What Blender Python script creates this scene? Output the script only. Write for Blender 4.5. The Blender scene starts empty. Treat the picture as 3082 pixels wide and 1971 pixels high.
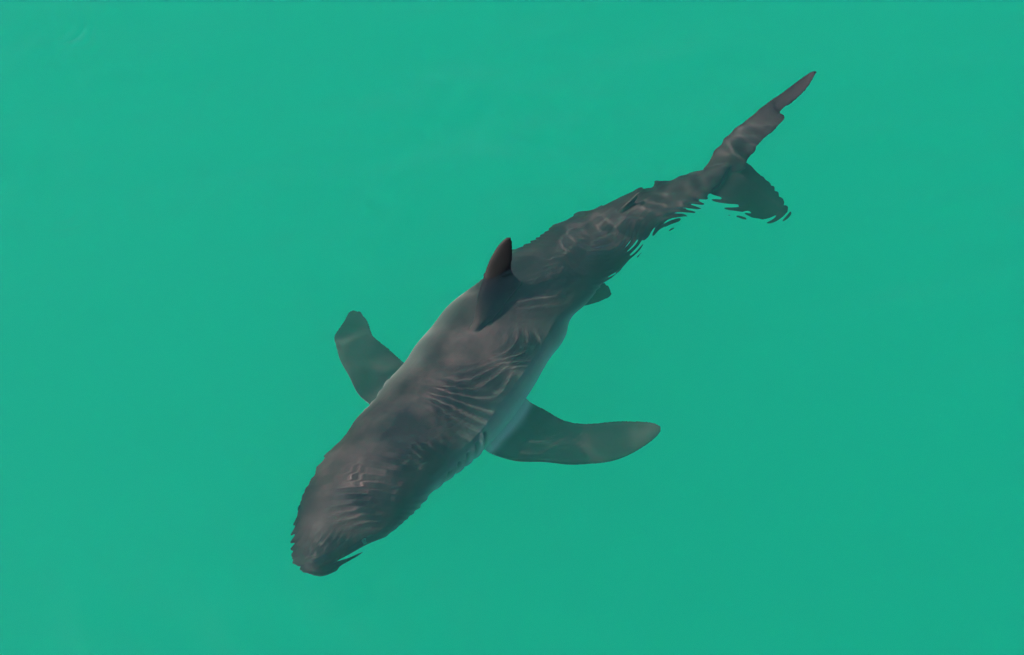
import bpy, bmesh, math
import numpy as np
from mathutils import Vector, noise

# ---------------------------------------------------------------- camera, sky, sun, exposure
scene = bpy.context.scene
PITCH = math.radians(55.0)
DIST = 11.0
cam_data = bpy.data.cameras.new('camera')
cam_data.lens = 82.0
cam_data.sensor_width = 36.0
cam_data.clip_start = 0.1
cam_data.clip_end = 3000.0
camera = bpy.data.objects.new('camera', cam_data)
scene.collection.objects.link(camera)
camera.location = (0.0, -DIST * math.cos(PITCH), DIST * math.sin(PITCH))
camera.rotation_euler = (math.radians(90.0) - PITCH, 0.0, 0.0)
scene.camera = camera

SUN_TO = Vector((-0.88, -0.25, 1.05)).normalized()          # direction towards the sun
SUN_ELEV = math.asin(SUN_TO.z)
SUN_AZ = math.atan2(SUN_TO.x, SUN_TO.y)
world = bpy.data.worlds.new('World')
scene.world = world
world.use_nodes = True
wn = world.node_tree.nodes
sky = wn.new('ShaderNodeTexSky')
sky.sky_type = 'NISHITA'
sky.sun_disc = False
sky.sun_elevation = SUN_ELEV
sky.sun_rotation = SUN_AZ
sky.air_density = 1.0
sky.dust_density = 1.4
sky.ozone_density = 1.0
wn['Background'].inputs['Strength'].default_value = 0.08
world.node_tree.links.new(sky.outputs['Color'], wn['Background'].inputs['Color'])

sun_data = bpy.data.lights.new('sun', 'SUN')
sun_data.energy = 5.0
sun_data.angle = math.radians(0.53)
sun_data.color = (1.0, 0.92, 0.82)
sun = bpy.data.objects.new('sun', sun_data)
scene.collection.objects.link(sun)
sun.rotation_euler = SUN_TO.to_track_quat('Z', 'Y').to_euler()
sun.location = SUN_TO * 60.0

scene.view_settings.view_transform = 'Standard'
scene.view_settings.look = 'None'
scene.view_settings.exposure = 2.52
scene.view_settings.gamma = 1.0
scene.view_settings.use_curve_mapping = False

scene.render.engine = 'CYCLES'
cy = scene.cycles
cy.max_bounces = 13
cy.diffuse_bounces = 2
cy.glossy_bounces = 2
cy.transmission_bounces = 8
cy.volume_bounces = 8
cy.transparent_max_bounces = 4
cy.caustics_refractive = True
cy.caustics_reflective = False
cy.sample_clamp_indirect = 12.0
cy.use_denoising = True
cy.denoising_prefilter = 'NONE'
# sunlight that bends through the ripples before it lands on the skin
sun_data.cycles.is_caustics_light = True
sun_data.cycles.use_multiple_importance_sampling = False


def tag(o, kind=None, label=None, category=None):
    if kind:
        o['kind'] = kind
    if label:
        o['label'] = label
    if category:
        o['category'] = category
    return o


def link_mesh(name, verts, faces, mat, smooth=True):
    me = bpy.data.meshes.new(name)
    me.from_pydata(verts, [], faces)
    me.update()
    if smooth:
        me.polygons.foreach_set('use_smooth', [True] * len(me.polygons))
    me.materials.append(mat)
    o = bpy.data.objects.new(name, me)
    scene.collection.objects.link(o)
    return o


# ---------------------------------------------------------------- materials
def new_mat(name):
    m = bpy.data.materials.new(name)
    m.use_nodes = True
    nt = m.node_tree
    nt.nodes.clear()
    out = nt.nodes.new('ShaderNodeOutputMaterial')
    return m, nt, out


def water_material():
    m, nt, out = new_mat('sea_water')
    g = nt.nodes.new('ShaderNodeBsdfGlass')
    g.inputs['Color'].default_value = (1, 1, 1, 1)
    g.inputs['Roughness'].default_value = 0.0
    g.inputs['IOR'].default_value = 1.333
    nt.links.new(g.outputs[0], out.inputs['Surface'])
    return m


def silt_material():
    m, nt, out = new_mat('silty_water')
    sc = nt.nodes.new('ShaderNodeVolumeScatter')
    sc.inputs['Color'].default_value = (0.03, 1.0, 0.62, 1)
    sc.inputs['Density'].default_value = 0.18
    sc.inputs['Anisotropy'].default_value = 0.1
    ab = nt.nodes.new('ShaderNodeVolumeAbsorption')
    # absorbed per metre: 1 - colour, times density
    ab.inputs['Color'].default_value = (0.0, 0.992, 0.842, 1)
    ab.inputs['Density'].default_value = 0.24
    add = nt.nodes.new('ShaderNodeAddShader')
    nt.links.new(sc.outputs[0], add.inputs[0])
    nt.links.new(ab.outputs[0], add.inputs[1])
    nt.links.new(add.outputs[0], out.inputs['Volume'])
    return m


def sand_material():
    m, nt, out = new_mat('seabed_sand')
    b = nt.nodes.new('ShaderNodeBsdfPrincipled')
    b.inputs['Roughness'].default_value = 0.95
    n = nt.nodes.new('ShaderNodeTexNoise')
    n.inputs['Scale'].default_value = 0.6
    n.inputs['Detail'].default_value = 8
    r = nt.nodes.new('ShaderNodeValToRGB')
    r.color_ramp.elements[0].color = (0.30, 0.26, 0.19, 1)
    r.color_ramp.elements[1].color = (0.42, 0.37, 0.28, 1)
    nt.links.new(n.outputs['Fac'], r.inputs[0])
    nt.links.new(r.outputs[0], b.inputs['Base Color'])
    nt.links.new(b.outputs[0], out.inputs['Surface'])
    return m


def skin_material():
    m, nt, out = new_mat('shark_skin')
    N = nt.nodes.new
    L = nt.links.new
    b = N('ShaderNodeBsdfPrincipled')
    b.inputs['Roughness'].default_value = 0.55
    b.inputs['Specular IOR Level'].default_value = 0.03
    tc = N('ShaderNodeTexCoord')
    n1 = N('ShaderNodeTexNoise')
    n1.inputs['Scale'].default_value = 3.2
    n1.inputs['Detail'].default_value = 7
    n1.inputs['Roughness'].default_value = 0.62
    L(tc.outputs['Object'], n1.inputs['Vector'])
    n2 = N('ShaderNodeTexNoise')
    n2.inputs['Scale'].default_value = 26
    n2.inputs['Detail'].default_value = 5
    L(tc.outputs['Object'], n2.inputs['Vector'])
    back = N('ShaderNodeValToRGB')
    e = back.color_ramp.elements
    e[0].position = 0.36
    e[0].color = (0.0046, 0.0036, 0.0046, 1)
    e[1].position = 0.68
    e[1].color = (0.030, 0.0205, 0.0195, 1)
    L(n1.outputs['Fac'], back.inputs[0])
    fine = N('ShaderNodeMix')
    fine.data_type = 'RGBA'
    fine.blend_type = 'MULTIPLY'
    fr = N('ShaderNodeValToRGB')
    fr.color_ramp.elements[0].position = 0.3
    fr.color_ramp.elements[0].color = (0.62, 0.62, 0.62, 1)
    fr.color_ramp.elements[1].position = 0.65
    fr.color_ramp.elements[1].color = (1.12, 1.1, 1.08, 1)
    L(n2.outputs['Fac'], fr.inputs[0])
    fine.inputs[0].default_value = 0.4
    L(back.outputs[0], fine.inputs[6])
    L(fr.outputs[0], fine.inputs[7])
    # countershading: slate back, white belly, ragged border on the flank
    at = N('ShaderNodeAttribute')
    at.attribute_name = 'back'
    nj = N('ShaderNodeMath')
    nj.operation = 'MULTIPLY_ADD'
    L(n1.outputs['Fac'], nj.inputs[0])
    nj.inputs[1].default_value = 0.34
    nj.inputs[2].default_value = -0.17
    ad = N('ShaderNodeMath')
    L(at.outputs['Fac'], ad.inputs[0])
    L(nj.outputs[0], ad.inputs[1])
    rp = N('ShaderNodeValToRGB')
    rp.color_ramp.interpolation = 'B_SPLINE'
    e = rp.color_ramp.elements
    e[0].position = 0.16
    e[0].color = (0, 0, 0, 1)
    e[1].position = 0.85
    e[1].color = (1, 1, 1, 1)
    k = e.new(0.34)
    k.color = (0.42, 0.42, 0.42, 1)
    k = e.new(0.58)
    k.color = (0.86, 0.86, 0.86, 1)
    L(ad.outputs[0], rp.inputs[0])
    mx = N('ShaderNodeMix')
    mx.data_type = 'RGBA'
    L(rp.outputs[0], mx.inputs[0])
    mx.inputs[6].default_value = (0.25, 0.25, 0.23, 1)
    L(fine.outputs[2], mx.inputs[7])
    # blacker dorsal fin tip, darker hind body and pectoral tops
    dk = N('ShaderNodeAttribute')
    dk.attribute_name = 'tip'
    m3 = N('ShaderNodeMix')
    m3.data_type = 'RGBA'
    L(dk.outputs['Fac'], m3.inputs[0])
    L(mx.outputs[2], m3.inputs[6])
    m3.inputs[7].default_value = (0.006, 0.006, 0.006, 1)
    # dark skin inside the gill slits
    sl = N('ShaderNodeAttribute')
    sl.attribute_name = 'slit'
    m2 = N('ShaderNodeMix')
    m2.data_type = 'RGBA'
    L(sl.outputs['Fac'], m2.inputs[0])
    L(m3.outputs[2], m2.inputs[6])
    m2.inputs[7].default_value = (0.03, 0.022, 0.022, 1)
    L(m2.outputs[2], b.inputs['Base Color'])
    bp = N('ShaderNodeBump')
    bp.inputs['Strength'].default_value = 0.08
    bp.inputs['Distance'].default_value = 0.004
    L(n2.outputs['Fac'], bp.inputs['Height'])
    L(bp.outputs[0], b.inputs['Normal'])
    L(b.outputs[0], out.inputs['Surface'])
    return m


def eye_material():
    m, nt, out = new_mat('shark_eye')
    b = nt.nodes.new('ShaderNodeBsdfPrincipled')
    b.inputs['Base Color'].default_value = (0.006, 0.006, 0.008, 1)
    b.inputs['Roughness'].default_value = 0.15
    nt.links.new(b.outputs[0], out.inputs['Surface'])
    return m


# ---------------------------------------------------------------- seabed
def build_seabed():
    n = 60
    xs = np.linspace(-420, 420, n)
    verts = [(float(x), float(y), -24.0 + 0.5 * noise.noise(Vector((x * 0.05, y * 0.05, 3.0)))) for y in xs for x in xs]
    faces = [(j * n + i, j * n + i + 1, (j + 1) * n + i + 1, (j + 1) * n + i) for j in range(n - 1) for i in range(n - 1)]
    tag(link_mesh('seabed', verts, faces, sand_material()), kind='structure')


build_seabed()


# ---------------------------------------------------------------- water
def axis(lo, hi, step, far):
    mid = np.arange(lo, hi + step * 0.5, step)
    grow = []
    d, s = 0.0, step
    while True:
        s *= 1.35
        d += s
        if d > far:
            break
        grow.append(d)
    grow = np.array(grow)
    return np.concatenate([(lo - grow)[::-1], mid, mid[-1] + grow])


# wave groups: centre x, y, radius along the crests, radius across, crest angle, wavelength, slope
GROUPS = [
    (-0.68, -0.87, 0.18, 0.17, 10, 0.043, 0.20),     # over the head
    (-0.56, -0.76, 0.13, 0.12, 20, 0.040, 0.16),
    (-0.82, -1.26, 0.12, 0.04, 10, 0.070, 0.22),
    (-0.50, -0.62, 0.13, 0.07, 16, 0.042, 0.16),
    (-0.95, -1.19, 0.11, 0.10, 20, 0.029, 0.18),     # off the snout
    (-0.68, -1.22, 0.13, 0.10, 16, 0.034, 0.20),     # over the jaw
    (-0.86, -0.74, 0.05, 0.05, 20, 0.028, 0.14),
    (-0.33, -0.29, 0.15, 0.10, 24, 0.037, 0.17),     # behind the gills
    (-0.29, -0.51, 0.11, 0.06, 12, 0.044, 0.20),
    (-0.07, -0.03, 0.10, 0.08, 36, 0.037, 0.17),     # ahead of the dorsal fin
    (0.12, 0.44, 0.14, 0.09, 30, 0.031, 0.20),       # wake of the dorsal fin
    (0.36, 0.40, 0.20, 0.12, 6, 0.030, 0.19),
    (0.62, 0.56, 0.27, 0.15, 20, 0.036, 0.23),       # over the tail stock
    (0.86, 0.67, 0.26, 0.13, 20, 0.038, 0.34),
    (1.25, 0.66, 0.18, 0.06, 14, 0.036, 0.11),       # over the lower tail lobe
    (1.36, 0.90, 0.08, 0.18, 10, 0.033, 0.15),
    (1.30, 1.12, 0.10, 0.08, 24, 0.034, 0.18),
    (1.37, 1.29, 0.10, 0.07, 46, 0.075, 0.34),       # beside the upper tail lobe
    (-0.02, 1.76, 0.15, 0.045, 60, 0.028, 0.60),     # cat's paws on the open water
    (-1.60, 1.42, 0.13, 0.09, 64, 0.040, 0.42),
    (-2.20, 1.84, 0.11, 0.13, 70, 0.040, 0.36),
    (-2.18, 0.62, 0.10, 0.08, 62, 0.036, 0.36),
    (1.35, 1.92, 0.05, 0.13, 75, 0.034, 0.45),
    (0.95, 1.88, 0.12, 0.03, 58, 0.028, 0.60),
]


def water_height(X, Y, fine=True):
    rng = np.random.default_rng(7)
    Z = np.zeros_like(X)
    r = np.hypot(X, Y)
    near = np.clip((9.0 - r) / 5.0, 0, 1)
    # slow swell
    for lam, ang, sl in ((5.2, 40, 0.010), (2.9, 75, 0.018), (1.7, 110, 0.022)):
        k = 2 * math.pi / lam
        a = math.radians(ang)
        Z += sl / k * np.sin(k * (X * math.cos(a) + Y * math.sin(a)) + rng.uniform(0, 6.28)) * (np.clip((60 - r) / 40, 0, 1) if lam < 4 else np.clip((200 - r) / 100, 0, 1))
    # soft crossing wavelets
    patch = 0.55 + 0.45 * np.sin(1.1 * X + 0.7 * Y + 1.0) * np.sin(-0.8 * X + 1.3 * Y + 0.4)
    for i in range(26):
        lam = rng.uniform(0.14, 0.55)
        k = 2 * math.pi / lam
        a = math.radians(rng.normal(100, 38))
        sl = 0.026 * rng.uniform(0.5, 1.2)
        Z += near * patch * sl / k * np.sin(k * (X * math.cos(a) + Y * math.sin(a)) + rng.uniform(0, 6.28))
    if not fine:
        return Z
    # slow bends that keep the fine crests from running ruler-straight
    B1 = np.zeros_like(X)
    B2 = np.zeros_like(X)
    for i in range(8):
        lam = rng.uniform(0.18, 0.9)
        k = 2 * math.pi / lam
        a = rng.uniform(0, 6.28)
        f = np.sin(k * (X * math.cos(a) + Y * math.sin(a)) + rng.uniform(0, 6.28))
        B1 += lam * 0.040 * f
        B2 += f / 8 * 1.6
    # broken, uneven crests
    B3 = np.zeros_like(X)
    for i in range(14):
        lam = rng.uniform(0.06, 0.22)
        k = 2 * math.pi / lam
        a = rng.uniform(0, 6.28)
        B3 += np.sin(k * (X * math.cos(a) + Y * math.sin(a)) + rng.uniform(0, 6.28))
    B3 = np.clip(0.9 + 0.22 * B3, 0.1, 1.6)
    for cx, cy_, ra, rc, ang, lam, sl in GROUPS:
        a = math.radians(ang)
        dx, dy = X - cx, Y - cy_
        u = dx * math.cos(a) + dy * math.sin(a)
        v = -dx * math.sin(a) + dy * math.cos(a)
        m = np.exp(-(u / ra) ** 2 - (v / rc) ** 2) * np.clip(0.8 + 0.5 * B2, 0.1, 1.4)
        if cx > 0.3:
            m = m * B3
        w = v + B1 - 0.35 * u * u / max(ra, 0.05) * 0.4
        k = 2 * math.pi / lam
        p = k * w + rng.uniform(0, 6.28)
        Z += m * sl / k * (np.sin(p) + 0.22 * np.sin(2 * p + 0.8))
    # rings and a raised lip where the dorsal fin cuts the surface
    ax, ay, bx, by = -0.118, 0.311, -0.010, 0.349
    tt = np.clip(((X - ax) * (bx - ax) + (Y - ay) * (by - ay)) / ((bx - ax) ** 2 + (by - ay) ** 2), 0, 1)
    rr = np.hypot(X - ax - tt * (bx - ax), Y - ay - tt * (by - ay))
    Z += np.exp(-rr / 0.05) * (0.0035 * np.exp(-(rr / 0.02) ** 2) + 0.20 * 0.030 / 6.283 * np.cos(6.283 * rr / 0.030 + 2.0 * B2))
    # small lumpy chop churned up behind the dorsal fin and over the tail
    for cx, cy_, rad, amp in ((0.28, 0.50, 0.22, 1.0), (0.62, 0.80, 0.30, 0.65), (1.08, 1.12, 0.22, 0.8)):
        m = np.exp(-((X - cx) ** 2 + (Y - cy_) ** 2) / rad ** 2)
        for i in range(10):
            lam = rng.uniform(0.055, 0.14)
            k = 2 * math.pi / lam
            a = rng.uniform(0, 6.28)
            Z += m * amp * 0.045 / k * np.sin(k * (X * math.cos(a) + Y * math.sin(a)) + rng.uniform(0, 6.28))
    return Z


def build_water():
    xs = axis(-2.85, 2.85, 0.0054, 400.0)
    ys = axis(-1.85, 2.40, 0.0054, 400.0)
    nx, ny = len(xs), len(ys)
    X, Y = np.meshgrid(xs, ys)
    Z = water_height(X, Y)
    co = np.stack([X, Y, Z], -1).reshape(-1, 3)
    idx = np.arange(nx * ny).reshape(ny, nx)
    q = np.stack([idx[:-1, :-1], idx[:-1, 1:], idx[1:, 1:], idx[1:, :-1]], -1).reshape(-1, 4)
    nq = len(q)
    me = bpy.data.meshes.new('water')
    me.vertices.add(len(co))
    me.vertices.foreach_set('co', co.ravel())
    me.loops.add(nq * 4)
    me.polygons.add(nq)
    me.loops.foreach_set('vertex_index', q.ravel().astype(np.int32))
    me.polygons.foreach_set('loop_start', (np.arange(nq) * 4).astype(np.int32))
    me.polygons.foreach_set('use_smooth', np.ones(nq, dtype=bool))
    me.update(calc_edges=True)
    me.validate()
    me.materials.append(water_material())
    o = bpy.data.objects.new('water', me)
    scene.collection.objects.link(o)
    o.cycles.is_caustics_caster = True
    tag(o, kind='structure')
    # the silt-laden sea under the surface: one closed body of even turbidity
    cx, cy_ = axis(-3.2, 3.2, 0.04, 396.0), axis(-2.2, 2.6, 0.04, 396.0)
    CX, CY = np.meshgrid(cx, cy_)
    CZ = water_height(CX, CY, False) + 0.008
    mx_, my_ = len(cx), len(cy_)
    v = np.stack([CX, CY, CZ], -1).reshape(-1, 3).tolist()
    ci = np.arange(mx_ * my_).reshape(my_, mx_)
    f = np.stack([ci[:-1, :-1], ci[:-1, 1:], ci[1:, 1:], ci[1:, :-1]], -1).reshape(-1, 4).tolist()
    rim = [int(k) for k in np.concatenate([ci[0, :-1], ci[:-1, -1], ci[-1, :0:-1], ci[:0:-1, 0]])]
    n0, m = len(v), len(rim)
    v += [(v[k][0], v[k][1], -27.0) for k in rim]
    f += [(rim[(k + 1) % m], rim[k], n0 + k, n0 + (k + 1) % m) for k in range(m)]
    f.append([n0 + k for k in range(m)][::-1])
    tag(link_mesh('silty_water', v, f, silt_material(), False), kind='stuff')


build_water()

# ---------------------------------------------------------------- shark (metres; x east, y north, z up, sea level 0)
SPINE = [
    (-0.914, -1.167, -0.42), (-0.842, -0.951, -0.42), (-0.645, -0.632, -0.47), (-0.443, -0.361, -0.52),
    (-0.224, -0.037, -0.55), (-0.029, 0.288, -0.55), (0.182, 0.551, -0.52), (0.418, 0.754, -0.48),
    (0.661, 0.926, -0.44), (0.853, 1.010, -0.42), (1.002, 1.103, -0.40), (1.10, 1.19, -0.38),
]
ROLL = (0, 0, 0, 0)
# distance from the snout, half width, height above and below the backbone line
PROFILE = [
    (0.0, 0.0, 0.0, 0.0), (0.03, 0.075, 0.050, 0.050), (0.08, 0.115, 0.080, 0.080), (0.15, 0.145, 0.110, 0.120),
    (0.25, 0.178, 0.145, 0.165), (0.40, 0.230, 0.185, 0.205), (0.60, 0.252, 0.225, 0.245), (0.80, 0.266, 0.255, 0.28),
    (1.00, 0.284, 0.280, 0.305), (1.25, 0.298, 0.295, 0.32), (1.50, 0.300, 0.295, 0.31), (1.75, 0.275, 0.265, 0.28),
    (2.00, 0.240, 0.225, 0.23), (2.25, 0.205, 0.195, 0.20), (2.50, 0.168, 0.155, 0.155), (2.70, 0.138, 0.115, 0.115),
    (2.85, 0.112, 0.085, 0.08), (3.00, 0.075, 0.062, 0.055), (3.20, 0.03, 0.04, 0.04),
]
PECTORAL_NEAR = [
    ((-0.202, -0.319, -0.68), (0.023, -0.015, -0.68), 0.085),
    ((-0.11, -0.383, -0.74), (0.081, -0.074, -0.74), 0.08),
    ((0.012, -0.395, -0.79), (0.147, -0.105, -0.79), 0.068),
    ((0.176, -0.393, -0.84), (0.272, -0.152, -0.84), 0.055),
    ((0.383, -0.37, -0.9), (0.408, -0.14, -0.9), 0.043),
    ((0.509, -0.326, -0.94), (0.546, -0.107, -0.94), 0.034),
    ((0.637, -0.251, -0.98), (0.663, -0.092, -0.98), 0.024),
    ((0.702, -0.194, -1.0), (0.715, -0.101, -1.0), 0.018),
    ((0.731, -0.15, -1.01), (0.736, -0.116, -1.01), 0.012),
]
PECTORAL_FAR = [
    ((-0.613, -0.219, -0.66), (-0.424, 0.038, -0.66), 0.085),
    ((-0.696, -0.103, -0.74), (-0.516, 0.15, -0.74), 0.08),
    ((-0.771, 0.015, -0.8), (-0.611, 0.253, -0.8), 0.068),
    ((-0.836, 0.169, -0.87), (-0.679, 0.337, -0.87), 0.055),
    ((-0.878, 0.301, -0.93), (-0.703, 0.407, -0.93), 0.043),
    ((-0.893, 0.397, -0.97), (-0.721, 0.475, -0.97), 0.034),
    ((-0.884, 0.476, -1.0), (-0.737, 0.531, -1.0), 0.026),
    ((-0.866, 0.535, -1.02), (-0.752, 0.569, -1.02), 0.02),
    ((-0.838, 0.574, -1.03), (-0.777, 0.592, -1.03), 0.014),
]
DORSAL = [
    ((-0.233, 0.075, -0.34), (0.05, 0.454, -0.34), 0.075),
    ((-0.186, 0.105, -0.22), (0.037, 0.402, -0.22), 0.065),
    ((-0.165, 0.217, -0.1), (0.01, 0.371, -0.1), 0.05),
    ((-0.132, 0.306, 0.0), (-0.002, 0.352, 0.0), 0.04),
    ((-0.108, 0.34, 0.07), (0.004, 0.371, 0.07), 0.032),
    ((-0.075, 0.369, 0.13), (0.004, 0.386, 0.13), 0.025),
    ((-0.049, 0.383, 0.165), (0.0, 0.393, 0.165), 0.018),
    ((-0.028, 0.393, 0.182), (-0.004, 0.398, 0.182), 0.012),
]
TAIL_UP = [
    ((0.978, 1.161, -0.42), (1.195, 1.169, -0.42), 0.06),
    ((1.028, 1.251, -0.33), (1.197, 1.204, -0.33), 0.055),
    ((1.131, 1.347, -0.25), (1.255, 1.246, -0.25), 0.045),
    ((1.251, 1.43, -0.18), (1.367, 1.334, -0.18), 0.036),
    ((1.306, 1.467, -0.15), (1.389, 1.373, -0.15), 0.032),
    ((1.339, 1.487, -0.13), (1.359, 1.393, -0.13), 0.03),
    ((1.382, 1.51, -0.1), (1.42, 1.43, -0.1), 0.028),
    ((1.48, 1.573, -0.04), (1.501, 1.499, -0.04), 0.02),
    ((1.528, 1.599, -0.01), (1.543, 1.565, -0.01), 0.014),
    ((1.551, 1.598, 0.005), (1.556, 1.586, 0.005), 0.01),
]
TAIL_LOW = [
    ((0.963, 1.112, -0.38), (1.176, 1.25, -0.38), 0.055),
    ((1.02, 1.042, -0.47), (1.238, 1.215, -0.47), 0.05),
    ((1.123, 1.015, -0.56), (1.297, 1.207, -0.56), 0.04),
    ((1.22, 1.007, -0.65), (1.355, 1.171, -0.65), 0.03),
    ((1.328, 1.021, -0.72), (1.407, 1.128, -0.72), 0.02),
    ((1.411, 1.058, -0.76), (1.442, 1.093, -0.76), 0.014),
]
PELVIC_NEAR = [
    ((0.278, 0.44, -0.68), (0.387, 0.596, -0.68), 0.04),
    ((0.336, 0.477, -0.73), (0.442, 0.628, -0.73), 0.03),
    ((0.415, 0.537, -0.79), (0.482, 0.642, -0.79), 0.02),
    ((0.487, 0.595, -0.84), (0.509, 0.624, -0.84), 0.012),
]
PELVIC_FAR = [
    ((0.02, 0.62, -0.68), (0.16, 0.76, -0.66), 0.04),
    ((-0.05, 0.72, -0.74), (0.08, 0.84, -0.72), 0.03),
    ((-0.07, 0.80, -0.79), (0.02, 0.87, -0.78), 0.02),
    ((-0.06, 0.87, -0.83), (-0.03, 0.89, -0.83), 0.012),
]
SECOND_DORSAL = [
    ((0.50, 0.83, -0.36), (0.60, 0.91, -0.35), 0.03),
    ((0.53, 0.86, -0.30), (0.62, 0.93, -0.29), 0.022),
    ((0.58, 0.90, -0.25), (0.63, 0.94, -0.25), 0.014),
    ((0.62, 0.935, -0.23), (0.64, 0.95, -0.23), 0.010),
]

def smooth_curve(points, n):
    """Catmull-Rom through the points, n samples."""
    P = np.array(points, float)
    P = np.concatenate([[2 * P[0] - P[1]], P, [2 * P[-1] - P[-2]]])
    t = np.linspace(0, len(points) - 1 - 1e-9, n)
    out = []
    for v in t:
        k = int(v)
        f = v - k
        p0, p1, p2, p3 = P[k:k + 4]
        out.append(0.5 * (2 * p1 + (p2 - p0) * f + (2 * p0 - 5 * p1 + 4 * p2 - p3) * f * f + (3 * p1 - p0 - 3 * p2 + p3) * f ** 3))
    return np.array(out)


C_RAW = smooth_curve(SPINE, 600)
ARC = np.concatenate([[0], np.cumsum(np.linalg.norm(np.diff(C_RAW, axis=0), axis=1))])
TOTAL = ARC[-1]


def spine_frame(s):
    p = np.array([np.interp(s, ARC, C_RAW[:, k]) for k in range(3)])
    q = np.array([np.interp(min(s + 0.03, TOTAL), ARC, C_RAW[:, k]) for k in range(3)])
    r = np.array([np.interp(max(s - 0.03, 0), ARC, C_RAW[:, k]) for k in range(3)])
    t = q - r
    t /= np.linalg.norm(t)
    side = np.cross(t, [0, 0, 1.0])
    side /= np.linalg.norm(side)
    up = np.cross(side, t)
    ro = math.radians(np.interp(s, [0, 1.2, 2.2, 3.1], ROLL))
    return p, t, side * math.cos(ro) + up * math.sin(ro), up * math.cos(ro) - side * math.sin(ro)


PS, PW, PU, PD = (np.array(v) for v in zip(*PROFILE))


def profile(s):
    def sm(Y):
        # square-root start keeps the snout rounded; monotone cubic elsewhere
        m = np.gradient(Y, PS)
        k = int(np.clip(np.searchsorted(PS, s) - 1, 0, len(PS) - 2))
        h = PS[k + 1] - PS[k]
        f = (s - PS[k]) / h
        if k == 0:
            return Y[1] * math.sqrt(max(f, 0))
        return ((2 * f ** 3 - 3 * f * f + 1) * Y[k] + (f ** 3 - 2 * f * f + f) * h * m[k] + (-2 * f ** 3 + 3 * f * f) * Y[k + 1] + (f ** 3 - f * f) * h * m[k + 1])
    return sm(PW), sm(PU), sm(PD)


def body_mesh(bm):
    nr, na = 110, 56
    ss = np.concatenate([np.array([0.002, 0.006, 0.012, 0.02]), np.linspace(0.03, TOTAL, nr - 4)])
    rings = []
    for s in ss:
        p, t, side, up = spine_frame(s)
        w, hu, hd = profile(s)
        row = []
        for k in range(na):
            a = 2 * math.pi * k / na
            ca, sa = math.cos(a), math.sin(a)
            h = hu if sa >= 0 else hd
            # slightly flattened belly, gently peaked back
            e = 0.92 if sa < 0 else 1.06
            x = w * math.copysign(abs(ca) ** (1.0 if sa >= 0 else 0.92), ca)
            z = h * math.copysign(abs(sa) ** e, sa)
            row.append(bm.verts.new(p + side * x + up * z))
        rings.append(row)
    for a, b in zip(rings[:-1], rings[1:]):
        for k in range(na):
            bm.faces.new((a[k], a[(k + 1) % na], b[(k + 1) % na], b[k]))
    bm.faces.new(rings[0][::-1])
    bm.faces.new(rings[-1])


def fin_mesh(bm, stations, samples=26, na=22):
    """Foil between leading and trailing points, root to tip."""
    A = smooth_curve([s[0] for s in stations], samples)
    B = smooth_curve([s[1] for s in stations], samples)
    T = smooth_curve([(s[2], 0, 0) for s in stations], samples)[:, 0]
    rings = []
    for i in range(samples):
        ch = B[i] - A[i]
        sp = (A[min(i + 1, samples - 1)] + B[min(i + 1, samples - 1)]) - (A[max(i - 1, 0)] + B[max(i - 1, 0)])
        nrm = np.cross(ch, sp)
        nrm /= np.linalg.norm(nrm) + 1e-9
        row = []
        for k in range(na):
            a = 2 * math.pi * k / na
            f = 0.5 - 0.5 * math.cos(a)                 # 0 leading, 1 trailing
            th = math.copysign(abs(math.sin(a)) ** 0.7, math.sin(a))
            th = th * (1.15 - 0.62 * f) * 0.5 * max(T[i], 0.017)
            row.append(bm.verts.new(A[i] + ch * f + nrm * th))
        rings.append(row)
    for a, b in zip(rings[:-1], rings[1:]):
        for k in range(na):
            bm.faces.new((a[k], a[(k + 1) % na], b[(k + 1) % na], b[k]))
    bm.faces.new(rings[0][::-1])
    bm.faces.new(rings[-1])


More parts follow.
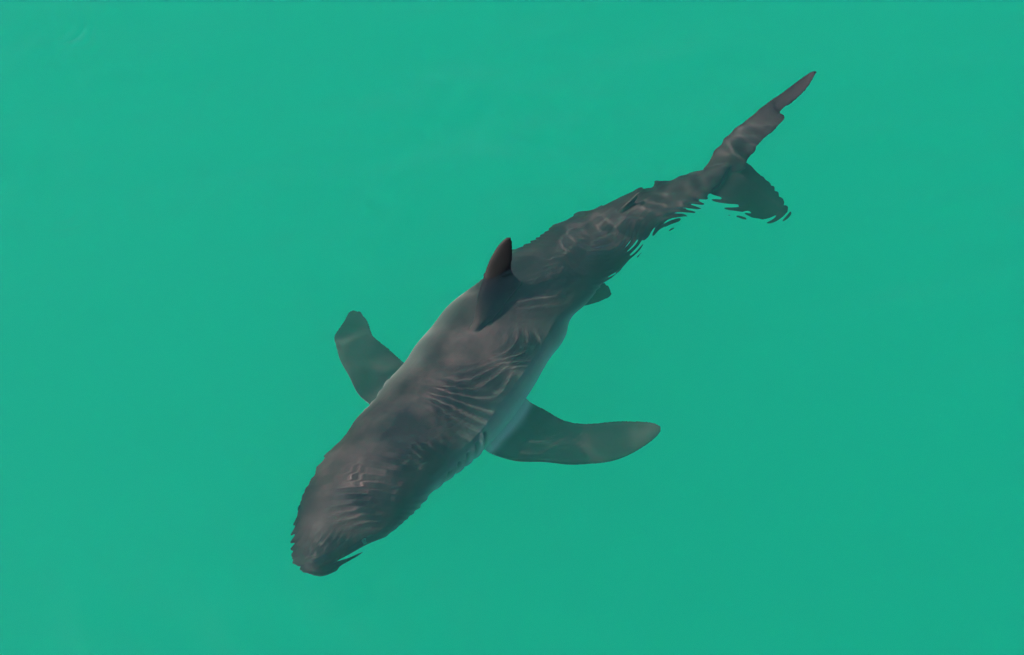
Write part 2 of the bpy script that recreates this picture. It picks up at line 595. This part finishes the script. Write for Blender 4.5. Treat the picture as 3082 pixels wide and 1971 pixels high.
def build_shark():
    bm = bmesh.new()
    body_mesh(bm)
    for st in (PECTORAL_NEAR, PECTORAL_FAR, DORSAL, TAIL_UP, TAIL_LOW, PELVIC_NEAR, PELVIC_FAR, SECOND_DORSAL):
        fin_mesh(bm, st)
    bmesh.ops.recalc_face_normals(bm, faces=bm.faces)
    raw = bpy.data.meshes.new('shark_raw')
    bm.to_mesh(raw)
    bm.free()
    tmp = bpy.data.objects.new('shark_raw', raw)
    scene.collection.objects.link(tmp)
    rm = tmp.modifiers.new('fuse', 'REMESH')
    rm.mode = 'VOXEL'
    rm.voxel_size = 0.0055
    rm.use_smooth_shade = True
    sm = tmp.modifiers.new('soften', 'SMOOTH')
    sm.factor = 0.5
    sm.iterations = 9
    dg = bpy.context.evaluated_depsgraph_get()
    me = bpy.data.meshes.new_from_object(tmp.evaluated_get(dg))
    bpy.data.objects.remove(tmp)
    bpy.data.meshes.remove(raw)
    me.name = 'shark'
    n = len(me.vertices)
    co = np.empty(n * 3)
    me.vertices.foreach_get('co', co)
    co = co.reshape(-1, 3)
    nr = np.empty(n * 3)
    me.vertices.foreach_get('normal', nr)
    nr = nr.reshape(-1, 3)
    # nearest place on the backbone for every vertex
    ks = np.linspace(0, TOTAL, 140)
    fr = [spine_frame(s) for s in ks]
    FP = np.array([f[0] for f in fr])
    best = np.full(n, 1e9)
    arg = np.zeros(n, int)
    for i, p in enumerate(FP):
        d = ((co - p) ** 2).sum(1)
        b = d < best
        best[b] = d[b]
        arg[b] = i
    T = np.array([f[1] for f in fr])[arg]
    S = np.array([f[2] for f in fr])[arg]
    U = np.array([f[3] for f in fr])[arg]
    rel = co - FP[arg]
    along = ks[arg] + (rel * T).sum(1)
    sx = (rel * S).sum(1)
    uz = (rel * U).sum(1)
    pr = np.array([profile(min(max(s, 0.01), TOTAL)) for s in ks])[arg]
    v = np.where(uz > 0, uz / pr[:, 1], uz / pr[:, 2])
    rad = np.hypot(sx / pr[:, 0], v)
    # 0 = white belly, 1 = slate back; border sits below mid-flank
    # the pale belly creeps high up the flank amidships, stays low at head and tail
    edge = np.interp(along, [0.0, 0.45, 0.8, 1.1, 1.7, 2.1, 2.6], [-0.55, -0.45, -0.15, 0.20, 0.20, -0.20, -0.9])
    body_back = np.clip(0.34 + (v - edge) * 0.85, 0, 1)
    fin_back = np.clip(0.5 + nr[:, 2] * 2.5, 0, 1)
    updn = np.where((np.abs(sx) > pr[:, 0] * 1.05) & (uz < 0.1), fin_back, 1.0)
    tailish = along > 2.75
    f = np.clip((rad - 1.12) / 0.2, 0, 1)
    back = body_back * (1 - f) + updn * f
    back[tailish] = 1.0
    tip = np.clip((uz - 0.30) / 0.22, 0, 1) * (np.abs(along - 1.75) < 0.5) * 0.92
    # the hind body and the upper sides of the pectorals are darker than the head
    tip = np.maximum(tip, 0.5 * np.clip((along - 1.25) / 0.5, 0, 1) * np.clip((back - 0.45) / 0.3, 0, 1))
    tip = np.maximum(tip, 0.35 * np.clip((np.abs(sx) - 0.34) / 0.06, 0, 1) * (along < 2.2) * np.clip((back - 0.45) / 0.3, 0, 1))
    # five gill slits on each side, cut in front of the pectoral fins
    slit = np.zeros(n)
    for g, s0 in enumerate((0.84, 0.90, 0.96, 1.02, 1.085)):
        lean = 0.10 * uz + 0.25 * uz * uz
        d = along - (s0 + lean)
        top, bot = 0.03 + 0.02 * g, -0.20
        m = np.exp(-(d / 0.011) ** 2) * np.clip((top - uz) / 0.03, 0, 1) * np.clip((uz - bot) / 0.03, 0, 1) * (rad < 1.15) * (np.abs(sx) > 0.1)
        flap = np.exp(-((d + 0.022) / 0.016) ** 2) * np.clip((top - uz) / 0.03, 0, 1) * np.clip((uz - bot) / 0.03, 0, 1) * (rad < 1.15) * (np.abs(sx) > 0.1)
        co = co - nr * (m * 0.022)[:, None] + nr * (flap * 0.006)[:, None]
        slit = np.maximum(slit, m)
    # muscle and scar relief so that the flank is not a perfect tube
    me.vertices.foreach_set('co', co.ravel())
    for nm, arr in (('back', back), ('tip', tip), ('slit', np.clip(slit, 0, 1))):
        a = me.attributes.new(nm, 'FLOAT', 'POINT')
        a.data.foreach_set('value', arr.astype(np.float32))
    me.polygons.foreach_set('use_smooth', [True] * len(me.polygons))
    me.update()
    me.materials.clear()
    me.materials.append(skin_material())
    o = bpy.data.objects.new('shark', me)
    scene.collection.objects.link(o)
    o.cycles.is_caustics_receiver = True
    tag(o, label='dark grey white-bellied shark swimming just under the green water, dorsal fin cutting the surface', category='shark')
    # eyes
    em = eye_material()
    for sgn in (-1, 1):
        s = 0.27
        p, t, side, up = spine_frame(s)
        w, hu, hd = profile(s)
        c = p + side * sgn * w * 0.90 + up * hu * 0.18
        b2 = bmesh.new()
        bmesh.ops.create_uvsphere(b2, u_segments=20, v_segments=12, radius=0.021)
        e_me = bpy.data.meshes.new('eye')
        b2.to_mesh(e_me)
        b2.free()
        e_me.polygons.foreach_set('use_smooth', [True] * len(e_me.polygons))
        e_me.materials.append(em)
        e = bpy.data.objects.new('eye', e_me)
        scene.collection.objects.link(e)
        e.parent = o
        e.location = c
    return o


build_shark()
